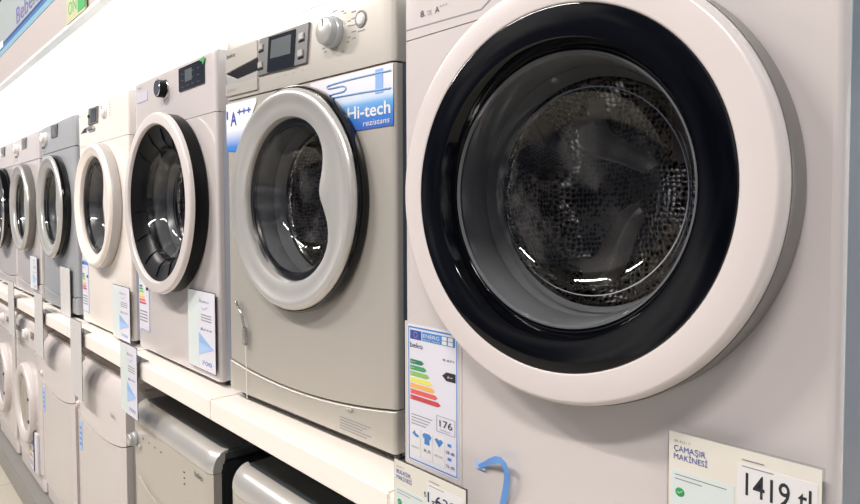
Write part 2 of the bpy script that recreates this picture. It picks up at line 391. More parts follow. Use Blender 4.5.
def drum(t, zc, rot=0.0, gask='gasket_pale', mouth=.150, arms=(100, 220, 340)):
    polar('gasket', [(.186, .004), (.182, -.002), (.172, .0), (.166, .012), (.160, .03), (.163, .045), (.157, .055), (.152, .068), (.165, .075), (.175, .1)], 0, zc, gask, t, 72)
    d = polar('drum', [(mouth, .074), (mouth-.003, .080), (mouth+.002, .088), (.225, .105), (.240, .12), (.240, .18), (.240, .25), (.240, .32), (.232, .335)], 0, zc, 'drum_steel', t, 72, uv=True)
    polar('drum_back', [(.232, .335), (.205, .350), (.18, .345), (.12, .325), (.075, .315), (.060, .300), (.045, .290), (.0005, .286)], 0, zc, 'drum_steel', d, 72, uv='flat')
    def uvs(o):
        uvl = o.data.uv_layers.new(name='UVMap')
        for l in o.data.loops:
            v = o.data.vertices[l.vertex_index].co; uvl.data[l.index].uv = (v.x*1.1+v.z*.3, v.z*.8+v.y)
    for k in range(3):          # lifting paddles along the drum wall
        vs = []; th = rot+k*2*PI/3; n = 14; sec = ((-.20, .002), (-.15, .022), (-.07, .050), (0, .066), (.07, .050), (.15, .022), (.20, .002)); q = len(sec)
        for i in range(n+1):
            y = .108+.225*i/n; e = min(1, min(i, n-i)/3+.1)
            for off, hgt in sec:
                rr = .2395-hgt*e; tt = th+off*(.6+.4*e)+.35*(i/n-.5)
                vs.append((rr*math.cos(tt), y, zc+rr*math.sin(tt)))
        fs = [(i*q+j, i*q+j+1, i*q+j+1+q, i*q+j+q) for i in range(n) for j in range(q-1)]+[tuple(range(q)), tuple(n*q+j for j in range(q))]
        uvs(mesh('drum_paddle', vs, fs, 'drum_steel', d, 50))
    for k in range(3):          # pressed double ribs across the back, curving out from the hub
        th = R(arms[k]); vs = []; n = 18; sec = ((-.026, 0), (-.021, .024), (-.015, .026), (-.008, .008), (.008, .008), (.015, .026), (.021, .024), (.026, 0)); q = len(sec)
        for i in range(n+1):
            rr = .05+.175*i/n; tt = th+.35*math.sin(PI*i/n*.8); yb = .345-.055*max(0, 1-rr/.2)**.7; wd = .55+.6*i/n
            for off, hh in sec:
                x = rr*math.cos(tt)-off*wd*math.sin(tt); z = rr*math.sin(tt)+off*wd*math.cos(tt)
                vs.append((x, yb-1.6*hh*min(1, i/2+.2), zc+z))
        fs = [(i*q+j, i*q+j+1, i*q+j+1+q, i*q+j+q) for i in range(n) for j in range(q-1)]
        mesh('drum_rib', vs, fs, 'rib_light', d, 60)
    return d
def bowl(door, zc, r=.161, y0=-.050, cx=0, deep=.06):
    g = polar('door_glass', [(r+.003, y0+.004), (r, y0), (r-.004, y0+.001), (r-.008, y0+.008), (r-.016, y0+.025), (r-.024, y0+.043), (r-.031, y0+.055), (r-.042, y0+.065), (r*.5, y0+deep+.030), (.0005, y0+deep+.036)], cx, zc, 'door_glass', door, 96)
    return g
def gauss_dent(base, dent, mid, wid, ox=0, oz=0):
    def f(t):
        dt = (t-mid+PI) % (2*PI)-PI
        return base-dent*math.exp(-(dt/wid)**2)
    return f
def feature_door(t, zc, Ro, yf, ri, ring_m, rim_m, glass_r=.155, rimR=None, step=.018, cx=0):
    # broad ring whose opening bulges in on the handle side
    rimR = rimR or Ro+.004
    d = polar('door', [(Ro+.0015, yf+.018), (Ro, yf+.008), (Ro-.003, yf+.002), (Ro-.009, yf-.0015), (Ro-.017, yf-.001), (Ro-.021, yf+.0025), (lambda a: ri(a)*.5+Ro*.5-.008, yf+.004), (lambda a: ri(a)+.010, yf+.006),
                       (lambda a: ri(a)+.003, yf+.009), (ri, yf+.015), (lambda a: ri(a)+.001, yf+.03)], cx, zc, ring_m, t, 120)
    polar('door_rim', [(rimR-.002, -.001), (rimR, -.004), (rimR, yf+.016), (rimR-.004, yf+.010), (Ro-.004, yf+.012)], cx, zc, rim_m, d, 96)
    bowl(d, zc, glass_r, yf+.02, cx, .05)
    polar('inner_trim', [(lambda a: max(ri(a), glass_r)+.02, yf+.022), (glass_r+.001, yf+.022), (glass_r-.003, yf+.028)], cx, zc, 'dark_plastic', d, 96)
    return d
def knob(t, x, z, r, dep, m='silver_bright', name='program_dial'):
    k = polar(name, [(.0005, -dep), (r*.78, -dep), (r*.86, -dep+.0015), (r*.9, -dep+.004), (r*.92, -dep*.45), (r, -dep*.4), (r*1.04, -dep*.3), (r*1.05, -.0003)], x, z, m, t, 40)
    if m == 'silver_bright' and r > .02:
        k.data.materials[0] = M['silver_dull']
        polar('dial_face', [(.0005, -dep-.0004), (r*.74, -dep-.0004), (r*.80, -dep+.0006)], x, z, m, k, 40)
    boxes('pointer', [(x-r*.04, x+r*.04, -dep-.0012, -dep+.0002, z+r*.25, z+r*.72)], 'ink_dark', k)
    return k

# ---- B: large white machine on the right
B = washer(.549, -.019, .0106, 'large glossy white washing machine at the right with a wide black door ring', 'white_enamel', 'shaded_side', zc=.4725, hole=.186,
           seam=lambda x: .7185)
# engraved panel line above the seam that rises to the right
prism('panel_line', [(-.294, .7365), (-.135, .7325), (-.118, .743), (-.02, .80), (-.018, .7985), (-.117, .7408), (-.134, .7308), (-.294, .7348)], -.0006, .001, 'ink_grey', B)
text('8.', -.258, .7485, .011, .0095, 'ink_dark', B, -.0008)
text('A', -.226, .7475, .009, .0095, 'ink_dark', B, -.0008); text('+++', -.216, .753, .016, .005, 'ink_grey', B, -.0008)
text('kg', -.243, .753, .009, .003, 'ink_grey', B, -.0008); text('1000', -.243, .748, .010, .003, 'ink_grey', B, -.0008)
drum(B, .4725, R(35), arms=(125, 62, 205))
DX = .014
dB = polar('door', [(.2535, -.040), (.2525, -.049), (.249, -.0545), (.2468, -.0557), (.2455, -.056), (.2172, -.056), (.2160, -.0558), (.2146, -.0545)], DX, .4725, 'white_plastic', B, 144)
polar('door_rim', [(.250, -.001), (.2555, -.004), (.2555, -.036), (.2545, -.040), (.251, -.040)], DX, .4725, 'rim_grey', dB, 128)
polar('door_ring', [(.2146, -.0542), (.2138, -.0562), (.2118, -.0568), (.178, -.0545), (.1755, -.052), (.168, -.030), (.166, -.024)], DX, .4725, 'black_gloss', dB, 128)
bowl(dB, .4725, .1645, -.028, DX, .05)
polar('glass_edge', [(.1675, -.024), (.1665, -.031), (.1645, -.0315), (.163, -.028)], DX, .4725, 'porthole_grey', dB, 96)
polar('inner_hoop', [(.1325, .030), (.1325, .0275), (.1315, .0275), (.1315, .030)], DX, .4725, 'chrome', dB, 96)
# energy label
def energy_label(t, x0, x1, z0, z1, full=True, y=-.0015):
    w = x1-x0; h = z1-z0
    L = flat('energy_label', x0, x1, z0, z1, 'paper', t, y, .0010, rad=.004)
    yy = y-.0004
    def F(n, a, b, c, d, m, dy=0, rad=0): return flat(n, x0+w*a, x0+w*b, z0+h*c, z0+h*d, m, L, yy-dy, .0004, rad)
    bt = .018
    F('border', .02, .98, .975, .985, 'label_blue'); F('border', .02, .98, .012, .02, 'label_blue'); F('border', .02, .035, .02, .975, 'label_blue'); F('border', .965, .98, .02, .975, 'label_blue')
    F('flag', .06, .29, .895, .96, 'eu_blue'); F('header', .31, .94, .895, .96, 'label_blue')
    if full:
        for k in range(10):
            a = 2*PI*k/10; cx = x0+w*.175+.0042*math.cos(a); cz = z0+h*.928+.0042*math.sin(a)
            flat('star', cx-.0006, cx+.0006, cz-.0006, cz+.0006, 'lemon', L, yy-.0003, .0003)
        text('ENERG', x0+w*.33, z0+h*.922, w*.32, .0055, 'paper_white', L, yy-.0004)
        text('енергия · ενεργεια', x0+w*.33, z0+h*.902, w*.33, .0022, 'paper_white', L, yy-.0004)
        for i in range(2):
            for j in range(2): F('code_square', .70+.115*i, .79+.115*i, .900+.03*j, .925+.03*j, 'paper_white', .0003)
        text('beko', x0+w*.06, z0+h*.835, w*.26, .0085, 'ink_navy', L, yy-.0003)
        text('B 871', x0+w*.72, z0+h*.79, w*.2, .003, 'ink_dark', L, yy-.0003)
        for i in range(7):
            zz = .715-.0435*i; ww = .28+.055*i
            prism('class_bar', [(x0+w*.06, z0+h*zz), (x0+w*(.06+ww-.05), z0+h*zz), (x0+w*(.06+ww), z0+h*(zz+.0165)), (x0+w*(.06+ww-.05), z0+h*(zz+.033)), (x0+w*.06, z0+h*(zz+.033))], yy, yy+.0004, 'class_%d' % i, L)
            text('ABCDEFG'[i] if i > 2 else 'A'+'+'*(3-i), x0+w*.08, z0+h*(zz+.01), None, .003, 'paper_white', L, yy-.0003)
        prism('rating_arrow', [(x0+w*.70, z0+h*.685), (x0+w*.78, z0+h*.655), (x0+w*.95, z0+h*.655), (x0+w*.95, z0+h*.715), (x0+w*.78, z0+h*.715)], yy, yy+.0004, 'ink_dark', L)
        text('A++', x0+w*.8, z0+h*.675, w*.1, .004, 'paper_white', L, yy-.0003)
        for k in range(4): F('small_print', .08, .5-.04*k, .345-.022*k, .350-.022*k, 'ink_grey')
        F('frame', .59, .94, .285, .288, 'ink_grey'); F('frame', .59, .94, .395, .398, 'ink_grey'); F('frame', .59, .597, .285, .398, 'ink_grey'); F('frame', .933, .94, .285, .398, 'ink_grey')
        text('176', x0+w*.65, z0+h*.325, w*.24, .011, 'ink_dark', L, yy-.0003)
        text('kWh/annum', x0+w*.66, z0+h*.300, w*.2, .0025, 'ink_grey', L, yy-.0003)
        for i in range(3):
            F('icon_panel', .06+.235*i, .27+.235*i, .05, .255, 'paper_white', 0, .003)
        prism('tap_icon', [(x0+w*.10, z0+h*.21), (x0+w*.15, z0+h*.235), (x0+w*.17, z0+h*.215), (x0+w*.23, z0+h*.205), (x0+w*.23, z0+h*.19), (x0+w*.17, z0+h*.19), (x0+w*.13, z0+h*.2)], yy-.0003, yy, 'label_blue', L)
        prism('shirt_icon', [(x0+w*.31, z0+h*.225), (x0+w*.35, z0+h*.24), (x0+w*.45, z0+h*.24), (x0+w*.49, z0+h*.225), (x0+w*.47, z0+h*.2), (x0+w*.45, z0+h*.205), (x0+w*.45, z0+h*.16), (x0+w*.35, z0+h*.16), (x0+w*.35, z0+h*.205), (x0+w*.33, z0+h*.2)], yy-.0003, yy, 'label_blue', L)
        prism('drop_icon', [(x0+w*.55, z0+h*.225), (x0+w*.60, z0+h*.235), (x0+w*.64, z0+h*.225), (x0+w*.68, z0+h*.235), (x0+w*.72, z0+h*.22), (x0+w*.64, z0+h*.175)], yy-.0003, yy, 'label_blue', L)
        text('8,0', x0+w*.34, z0+h*.105, w*.13, .005, 'ink_dark', L, yy-.0003); text('ABCDEFG', x0+w*.55, z0+h*.105, w*.16, .003, 'ink_grey', L, yy-.0003)
        text('10560', x0+w*.08, z0+h*.105, w*.16, .003, 'ink_grey', L, yy-.0003)
        text('58 dB', x0+w*.77, z0+h*.155, w*.16, .0045, 'ink_navy', L, yy-.0003); text('76 dB', x0+w*.77, z0+h*.06, w*.16, .0045, 'ink_navy', L, yy-.0003)
        F('icon', .8, .87, .205, .225, 'label_blue'); F('icon', .8, .87, .11, .13, 'label_blue')
    else:
        text('A+++', x0+w*.1, z0+h*.83, w*.4, .006, 'ink_navy', L, yy-.0003)
        for i in range(7):
            zz = .70-.045*i; ww = .28+.055*i
            F('class_bar', .08, .08+ww, zz, zz+.03, 'class_%d' % i)
        F('rating_arrow', .70, .92, .66, .71, 'ink_dark')
        for k in range(4): F('small_print', .08, .8, .30-.05*k, .32-.05*k, 'ink_grey')
    return L
boxes('label_sleeve', [(-.297, -.172, -.0008, -.0001, .040, .272)], 'white_enamel', B)
energy_label(B, -.290, -.178, .046, .268)
# blue ribbon stuck to the lower front
rb = thing('ribbon', 'curled light blue plastic ribbon taped on the lower front of the large white machine', 'ribbon', (.849, -.019, 0), .0106)
def band(name, pts, w0, m, parent, y=-.004):
    vs = []; n = len(pts)
    for i, (x, z, yy) in enumerate(pts):
        a = pts[max(0, i-1)]; b = pts[min(n-1, i+1)]; dx, dz = b[0]-a[0], b[1]-a[1]; l = math.hypot(dx, dz) or 1; nx, nz = -dz/l, dx/l
        w = w0 if not callable(w0) else w0(i/(n-1))
        for s in (-1, 1): vs.append((x+nx*w*s, y-yy, z+nz*w*s)); vs.append((x+nx*w*s, y-yy+.0007, z+nz*w*s))
    fs = []
    for i in range(n-1):
        a, b = i*4, i*4+4; fs += [(a, b, b+2, a+2), (a+1, a+3, b+3, b+1), (a, a+1, b+1, b), (a+2, b+2, b+3, a+3)]
    fs += [(0, 2, 3, 1), (n*4-4, n*4-3, n*4-1, n*4-2)]
    return mesh(name, vs, fs, m, parent, 50)
band('strip', [(-.136, .081, 0), (-.128, .086, .001), (-.118, .092, .003), (-.108, .099, .006), (-.097, .105, .009), (-.088, .107, .01), (-.081, .1035, .011), (-.078, .094, .009), (-.079, .082, .007), (-.084, .064, .004), (-.090, .044, .002), (-.096, .020, 0.0)],
     lambda s: .0028+.0022*min(1, s*3), 'ribbon_blue', rb)
flat('tape', -.143, -.124, .078, .089, 'pale_blue', rb, -.0035, .0004)

# ---- G: silver machine
def seamG(x): return .7115-.007*((x+.3)/.6)*.9 - .004*0
def kickG(x): return .100-.027*(1-((x+.02)/.31)**2)
G = washer(-.107, 0, .0376, 'silver washing machine with blue Hi-tech sticker and broad silver door ring', 'silver_paint', 'shaded_side', hole=.19, seam=seamG, kick=kickG)
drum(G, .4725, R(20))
riG = gauss_dent(.166, .056, R(6), R(27))
dG = feature_door(G, .4725, .2245, -.036, riG, 'silver_bright', 'black_gloss', .152, rimR=.231)
flat('panel_seam', -.1475, -.1462, .710, .79, 'ink_grey', G, -.0006, .0008)
# display module
dp = prism('display', [(-.1465, .7485), (.041, .7455), (.052, .8245), (-.137, .8275)], -.004, .002, 'display_grey', G, .001)
prism('dark_field', [(-.105, .7505), (-.003, .7465), (.006, .8195), (-.096, .8235)], -.0055, -.0035, 'display_dark', dp)
prism('screen', [(-.090, .7765), (-.013, .7735), (-.008, .812), (-.084, .8145)], -.0063, -.005, 'screen', dp)
for (x, z) in ((-.130, .806), (-.133, .768), (.026, .798), (.022, .765)):
    boxes('key', [(x-.009, x+.009, -.007, -.0035, z-.004, z+.010)], 'silver_bright', dp, .0015)
    boxes('key_shadow', [(x-.010, x+.010, -.0048, -.0035, z-.008, z-.0045)], 'display_dark', dp)
# detergent drawer with its grip opening
dr = prism('detergent_drawer', [(-.2955, .722), (-.1495, .7195), (-.1495, .7455), (-.281, .7485), (-.2955, .751)], -.0035, .002, 'silver_paint', G, .001)
dt = prism('drawer_front', [(-.2955, .777), (-.1495, .7905), (-.1495, .8295), (-.2955, .8295)], -.0025, .002, 'silver_paint', dr, .001)
prism('grip_opening', [(-.240, .757), (-.1495, .762), (-.1495, .7895), (-.2945, .776)], -.0008, .0015, 'dark_plastic', dr)
prism('grip_lip', [(-.284, .7475), (-.1495, .7445), (-.1495, .762), (-.240, .757), (-.2945, .776)], -.0024, .0015, 'silver_bright', dr, .0008)
text('beko', -.288, .811, .040, .010, 'ink_dark', G, -.0032)
text('5.0 A+', -.284, .731, .045, .0065, 'ink_grey', G, -.0042)
for k, x in enumerate((-.072, -.042, -.012, .02)): text('o', x, .7335, .006, .004, 'ink_grey', G, -.0008)
knob(G, .127, .7875, .0285, .026)
for k in range(15):
    a = R(-60+k*20+(8 if k % 2 else 0)); x = .133+.043*math.cos(a); z = .785+.043*math.sin(a)
    flat('dial_mark', x-.004, x+.004, z-.0008, z+.0008, 'ink_grey', G, -.0006, .0007)
for k in range(5):
    flat('dial_print', .181+.0, .193, .765+.012*k, .7668+.012*k, 'ink_grey', G, -.0006, .0007)
b_ = polar('start_button', [(.0005, -.004), (.009, -.004), (.0105, -.003), (.0115, -.001), (.0120, -.0004)], .208, .796, 'dial_white', G, 28)
polar('button_ring', [(.0125, -.0003), (.0128, -.002), (.0150, -.002), (.0153, -.0003)], .208, .796, 'display_grey', b_, 28)
flat('button_print', .199, .219, .774, .776, 'ink_grey', G, -.0006, .0007)
# A+++ sticker, left
mA, rA = stripes_blue('sticker_blue_left', .59, .702, 'eeeeee', '3f7fd0'); rA.color_ramp.elements[0].position = .10; rA.color_ramp.elements[1].position = .50
sl = prism('energy_sticker', [(-.2965, .594), (-.232, .588), (-.20, .640), (-.157, .694), (-.157, .7035), (-.2965, .7045)], -.0016, -.0006, mA, G)
text('A', -.276, .652, .030, .031, 'ink_blue', sl, -.0020, bold=.03); text('+++', -.243, .672, .062, .016, 'ink_blue', sl, -.0020, bold=.04)
text('1', -.294, .668, .007, .02, 'ink_blue', sl, -.0020)
# Hi-tech sticker, right
mB, rB = stripes_blue('sticker_blue_right', .596, .705, 'e9e2e6', '3a5fb4')
els = rB.color_ramp.elements; els[0].position = 0; els[1].position = .78
e = els.new(.22); e.color = lin('3c7cc8'); e = els.new(.42); e.color = lin('6aa6dc'); e = els.new(.52); e.color = lin('c9d8ea')
sr = prism('feature_sticker', [(.156, .596), (.2945, .5965), (.2945, .7025), (.05, .7035), (.05, .698), (.105, .667), (.135, .635)], -.0016, -.0006, mB, G)
text('Hi-tech', .170, .6185, .118, .0225, 'paper_white', sr, -.0022, bold=.015); text('rezistans', .214, .6025, .072, .010, 'paper_white', sr, -.0022, shear=.2)
# heating-element drawing on it
tube('heating_coil_print', [(.289, -.0020, .6905), (.20, -.0020, .6925), (.112, -.0020, .691), (.105, -.002, .6875), (.112, -.0020, .6835), (.150, -.0020, .684), (.163, -.0020, .682), (.166, -.002, .678), (.163, -.0020, .6735), (.150, -.0020, .6725), (.112, -.0020, .672), (.105, -.002, .669), (.112, -.0020, .6655), (.20, -.0020, .6640), (.289, -.0020, .6605)], .0016, 'pale_blue', sr)
flat('flange_print', .249, .269, .656, .698, 'pale_blue', sr, -.0024, .0008)
mat('coil_blue', '8aaee0', .4, noise=.02, nscale=40)
for o in sr.children:
    if o.name.startswith(('heating', 'flange')): o.data.materials[0] = M['coil_blue']
for k in range(5): flat('fine_print', .140, .232-.012*(k % 3), .054-.0055*k, .0553-.0055*k, 'ink_grey', G, -.0037, .0007)
boxes('catch', [(.164, .182, -.009, -.0022, .0735, .0795)], 'silver_bright', G, .002)
# clear security cord
cord = thing('security_cord', 'clear plastic loop and thin cord hanging from the lower left of the silver machine', 'cord', (.193, -.0042, 0), .0376)
tube('loop', [(-.252, -.003, .240), (-.243, -.007, .236), (-.226, -.008, .222), (-.213, -.007, .200), (-.208, -.007, .180)], .0028, 'film', cord)
tube('loop', [(-.226, -.003, .242), (-.221, -.006, .232), (-.218, -.006, .212), (-.209, -.007, .182)], .0022, 'film', cord)
boxes('clasp', [(-.218, -.199, -.0085, -.002, .140, .182)], 'film', cord, .002)
tube('strand', [(-.208, -.004, .141), (-.207, -.0035, .10), (-.2055, -.004, .06), (-.205, -.0035, .016)], .0013, 'dial_white', cord)

# ---- W: white machine with thick black door rim
Wm = washer(-.777, -.003, 0, 'white washing machine with a protruding white door on a thick black rim', 'white_enamel', 'white_side', hole=.186, seam=lambda x: .700)
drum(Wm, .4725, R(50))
dW = polar('door', [(.2555, -.040), (.2545, -.047), (.251, -.052), (.248, -.053), (.224, -.053), (.2205, -.050), (.2195, -.044)], 0, .4725, 'white_plastic', Wm, 128)
polar('door_rim', [(.249, -.001), (.252, -.004), (.252, -.034), (.2515, -.0395), (.247, -.0395)], 0, .4725, 'black_satin', dW, 96)
polar('door_cone', [(.2198, -.0445), (.216, -.042), (lambda a: .180, -.030), (.158, -.012), (.154, .0)], 0, .4725, 'black_satin', dW, 96)
for k in range(14):
    a = 2*PI*k/14+.1; c, s = math.cos(a), math.sin(a); vs = []
    for rr, y in ((.210, -.0425), (.18, -.034), (.160, -.016)):
        for off in (-.0035, .0035): vs.append((rr*c-off*s, y, .4725+rr*s+off*c))
    vs2 = [(x, y+.004, z) for x, y, z in vs]
    mesh('cone_rib', vs+vs2, [(0, 1, 3, 2), (2, 3, 5, 4), (0, 2, 8, 6), (2, 4, 10, 8), (1, 7, 9, 3), (3, 9, 11, 5)], 'black_satin', dW, 30)
bowl(dW, .4725, .156, -.020, 0, .05)
polar('inner_hoop', [(.128, .055), (.128, .052), (.127, .052), (.127, .055)], 0, .4725, 'chrome', dW, 96)
k = polar('program_dial', [(.0005, -.026), (.022, -.026), (.0235, -.024), (.024, -.020), (.0235, -.004), (.027, -.002), (.028, -.0004)], -.036, .803, 'chrome', Wm, 40)
polar('dial_band', [(.0236, -.0245), (.0252, -.0235), (.0252, -.004), (.0238, -.003)], -.036, .803, 'black_satin', k, 40)
dd = flat('display', .070, .236, .779, .842, 'display_dark', Wm, -.003, .004, rad=.004)
for i in range(4):
    for j in range(3): flat('key_mark', .092+.034*i, .104+.034*i, .788+.017*j, .7898+.017*j, 'screen', dd, -.0036, .0006)
flat('screen', .115, .160, .800, .832, 'screen', dd, -.0036, .0006)
prism('corner_sticker', [(.205, .842), (.240, .846), (.243, .836), (.232, .826), (.226, .835)], -.0042, -.0032, 'ink_green', Wm)
flat('detergent_drawer', -.272, -.180, .792, .824, 'drawer_lilac', Wm, -.0016, .0014, rad=.004)
text('beko', -.262, .834, .035, .007, 'ink_grey', Wm, -.0008)
energy_label(Wm, -.290, -.196, .072, .270, False)

# ---- V: warm white machine
V = washer(-1.453, 0, 0, 'warm white washing machine with plain white door between the black-rimmed one and a grey one', 'warm_white', 'white_side', hole=.19, seam=lambda x: .706)
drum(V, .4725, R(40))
dV = feature_door(V, .4725, .2242, -.042, gauss_dent(.178, .055, R(2), R(30)), 'warm_white', 'rim_pale', .158, rimR=.228)
dd = prism('display', [(-.155, .782), (-.030, .780), (-.020, .840), (-.140, .843)], -.004, .002, 'display_grey', V, .001)
prism('dark_field', [(-.118, .788), (-.045, .786), (-.038, .834), (-.105, .837)], -.0052, -.0035, 'display_dark', dd)
boxes('key', [(-.146, -.126, -.0075, -.0035, .808, .820)], 'dark_plastic', dd, .002)
boxes('chrome_key', [(-.155, -.07, -.010, -.001, .758, .776)], 'chrome', V, .004)
knob(V, .048, .812, .026, .010, 'dial_white')
for kx in range(6): flat('dial_mark', .105, .118, .79+.009*kx, .7918+.009*kx, 'ink_grey', V, -.0006, .0007)
prism('grip_opening', [(-.27, .760), (-.185, .758), (-.185, .778), (-.22, .775)], -.0006, .001, 'dark_plastic', V)
text('beko', -.288, .826, .035, .008, 'ink_grey', V, -.0008)
energy_label(V, -.290, -.20, .050, .262, False)

# ---- C: grey machine; D, E, F further along
def plain_washer(X, label, paint, side, ring, rim, rot, dial='dial_white', dispm='display_dark', kick=True, thick=False, z=0, Hh=.852, extra=True):
    t = washer(X, 0, 0, label, paint, side, Hh=Hh, hole=.19, seam=lambda x: .722 if paint == 'silver_dull' else .712, kick=(lambda x: .095-.02*(1-(x/.3)**2)) if kick else None)
    drum(t, .4725, rot)
    if thick:
        d = polar('door', [(.238, -.045), (.236, -.053), (.228, -.056), (.200, -.054), (.19, -.046), (.185, -.03)], 0, .4725, ring, t, 96)
        polar('door_rim', [(.238, -.001), (.241, -.004), (.241, -.040), (.238, -.045), (.235, -.044)], 0, .4725, rim, d, 96)
        polar('inner_trim', [(.19, -.036), (.160, -.030), (.157, -.024)], 0, .4725, 'black_gloss', d, 72)
        bowl(d, .4725, .159, -.032, 0, .05)
    else:
        d = feature_door(t, .4725, .226, -.044, gauss_dent(.170, .05, R(0), R(30)), ring, rim, .156, rimR=.230)
    p = prism('display', [(-.09, .786), (.02, .784), (.035, .838), (-.075, .842)], -.004, .002, dispm, t, .001)
    prism('screen', [(-.065, .798), (-.01, .797), (0, .828), (-.055, .830)], -.0048, -.0035, 'screen', p)
    knob(t, -.20 if extra else .12, .796, .026, .024, dial)
    prism('detergent_drawer', [(-.285, .770), (-.21, .768), (-.21, .735), (-.285, .737)], -.002, .001, paint, t, .0008)
    prism('grip_opening', [(-.280, .762), (-.215, .760), (-.215, .748), (-.270, .750)], -.0028, -.0015, 'dark_plastic', t)
    return t
Cm = plain_washer(-2.117, 'dull grey washing machine, fourth along the upper shelf from the large white one', 'silver_dull', 'shaded_side', 'silver_bright', 'black_gloss', R(10), extra=True)
plain_washer(-2.781, 'pale grey-white washing machine just left of the dull grey one', 'white_enamel', 'white_side', 'silver_bright', 'rim_grey', R(30))
plain_washer(-3.40, 'white washing machine with dark-sided thick door at the left edge of the upper row', 'white_enamel', 'white_side', 'chrome', 'black_gloss', R(70), thick=True)
plain_washer(-4.07, 'farthest white washing machine of the upper row, cut by the left picture edge', 'white_enamel', 'white_side', 'white_plastic', 'rim_grey', R(90))

# ------------------------------------------------------------------ lower row (bases at z = -.94)
ZL = -.94
def rounded_front(prof_r=.03): pass
def lower_body(t, m, top, Hh, yf=0.0, w=.2975):
    o = boxes('cabinet', [(-w, w, yf+.03, .57, .02, Hh-.035)], m, t, .004)
    boxes('worktop', [(-w, w, .035, .575, Hh-.0345, Hh-.006)], top, t, .006, 3)
    for x in (-.24, .24): boxes('foot', [(x-.02, x+.02, .08, .12, 0, .0205)], 'dark_plastic', t)
def front_slab(name, t, z0, z1, y, m, rt=.0, seg=8, w=.2965, th=.03, sag=0.0, curve_bottom=False, tip=0.0):
    # front slab across the appliance with rounded top edge rt; sag curves its lower or upper seam
    xs = [-w+2*w*i/24 for i in range(25)]; P = []
    for x in xs:
        k = 1-(x/w)**2
        a0 = z0-(sag*k if curve_bottom else 0); a1 = z1-(sag*k if not curve_bottom else 0)
        c = .008*max(0, abs(x)/w-.9)*10*max(0, abs(x)/w-.9)*10
        row = [(y+th, a0), (y+c, a0), (y+c, (a0+a1-rt)/2)]
        if rt:
            for q in range(seg+1):
                a = PI/2*q/seg; row.append((y+c+(rt+tip)*(1-math.cos(a)), a1-rt+rt*math.sin(a)))
            row.append((max(y+c+rt+tip+.001, y+th), a1))
        else: row += [(y+c, a1), (y+th, a1)]
        P.append(row)
    n = len(P[0]); vs = [(x, a, b) for x, row in zip(xs, P) for a, b in row]; fs = []
    for i in range(24):
        for j in range(n): a = i*n+j; b = i*n+(j+1) % n; fs.append((a, b, b+n, a+n))
    fs += [tuple(range(n)), tuple(24*n+j for j in range(n))]
    return mesh(name, vs, fs, m, t, 32)
def dishwasher(X, label):
    t = thing('dishwasher', label, 'dishwasher', (X, -.03, ZL), 0, 'silver dishwashers on the lower level')
    lower_body(t, 'dark_metal', 'worktop_dark', .780)
    front_slab('top_band', t, .7205, .776, .0, 'silver_bright', rt=.050, tip=-.008, th=.03)
    pn = front_slab('control_panel', t, .585, .7185, .001, 'silver_paint', sag=.07, curve_bottom=True)
    front_slab('door', t, .115, .5825, .002, 'silver_paint', sag=.07)
    # handle recess lip following the curved seam
    tube('door_handle', [(-.22+.44*i/10, -.006, .585-.07*(1-((-.22+.44*i/10)/.2965)**2)+.004) for i in range(11)], .003, 'silver_paint', t)
    front_slab('kick_plate', t, .012, .112, .02, 'dark_metal', th=.02)
    knob(t, -.262, .664, .021, .024, 'silver_bright'); knob(t, -.222, .648, .008, .006, 'silver_bright', 'button')
    for k in range(4): flat('panel_print', -.20+.05*k, -.19+.05*k, .680, .684, 'ink_grey', t, -.0004, .0012)
    for k in range(3): flat('indicator', .125, .131, .675-.016*k, .678-.016*k, 'ink_dark', t, -.0004, .0012)
    text('beko', .20, .690, .05, .016, 'ink_dark', t, -.0006)
    return t
dishwasher(-.485, 'silver dishwasher with its round dial, beside the white one on the lower level')
dishwasher(.215, 'silver dishwasher under the silver washing machine, cut by the bottom edge')
def white_lower(X, label, logo=True):
    t = thing('dishwasher', label, 'dishwasher', (X, -.03, ZL), 0, 'white dishwashers on the lower level')
    lower_body(t, 'white_enamel', 'white_plastic', .812)
    front_slab('control_panel', t, .600, .808, .0, 'white_plastic', rt=.10, tip=-.03, sag=.035, curve_bottom=True)
    front_slab('door', t, .10, .5965, .0, 'white_enamel', sag=.035)
    front_slab('kick_plate', t, .012, .098, .015, 'white_plastic', th=.02)
    knob(t, -.262, .620, .013, .010, 'white_plastic')
    if logo: text('beko', .16, .67, .055, .018, 'ink_grey', t, -.0004)
    s = flat('sticker', -.255, -.215, .44, .56, 'pale_blue', t, -.0012, .001)
    for k in range(4): flat('small_print', -.250, -.222, .46+.022*k, .468+.022*k, 'label_blue', s, -.0016, .0005)
    return t
white_lower(-1.165, 'white dishwasher on the lower level with curved panel seam, beside the silver dishwasher')
white_lower(-1.81, 'white dishwasher on the lower level between the other white one and the dryer', False)
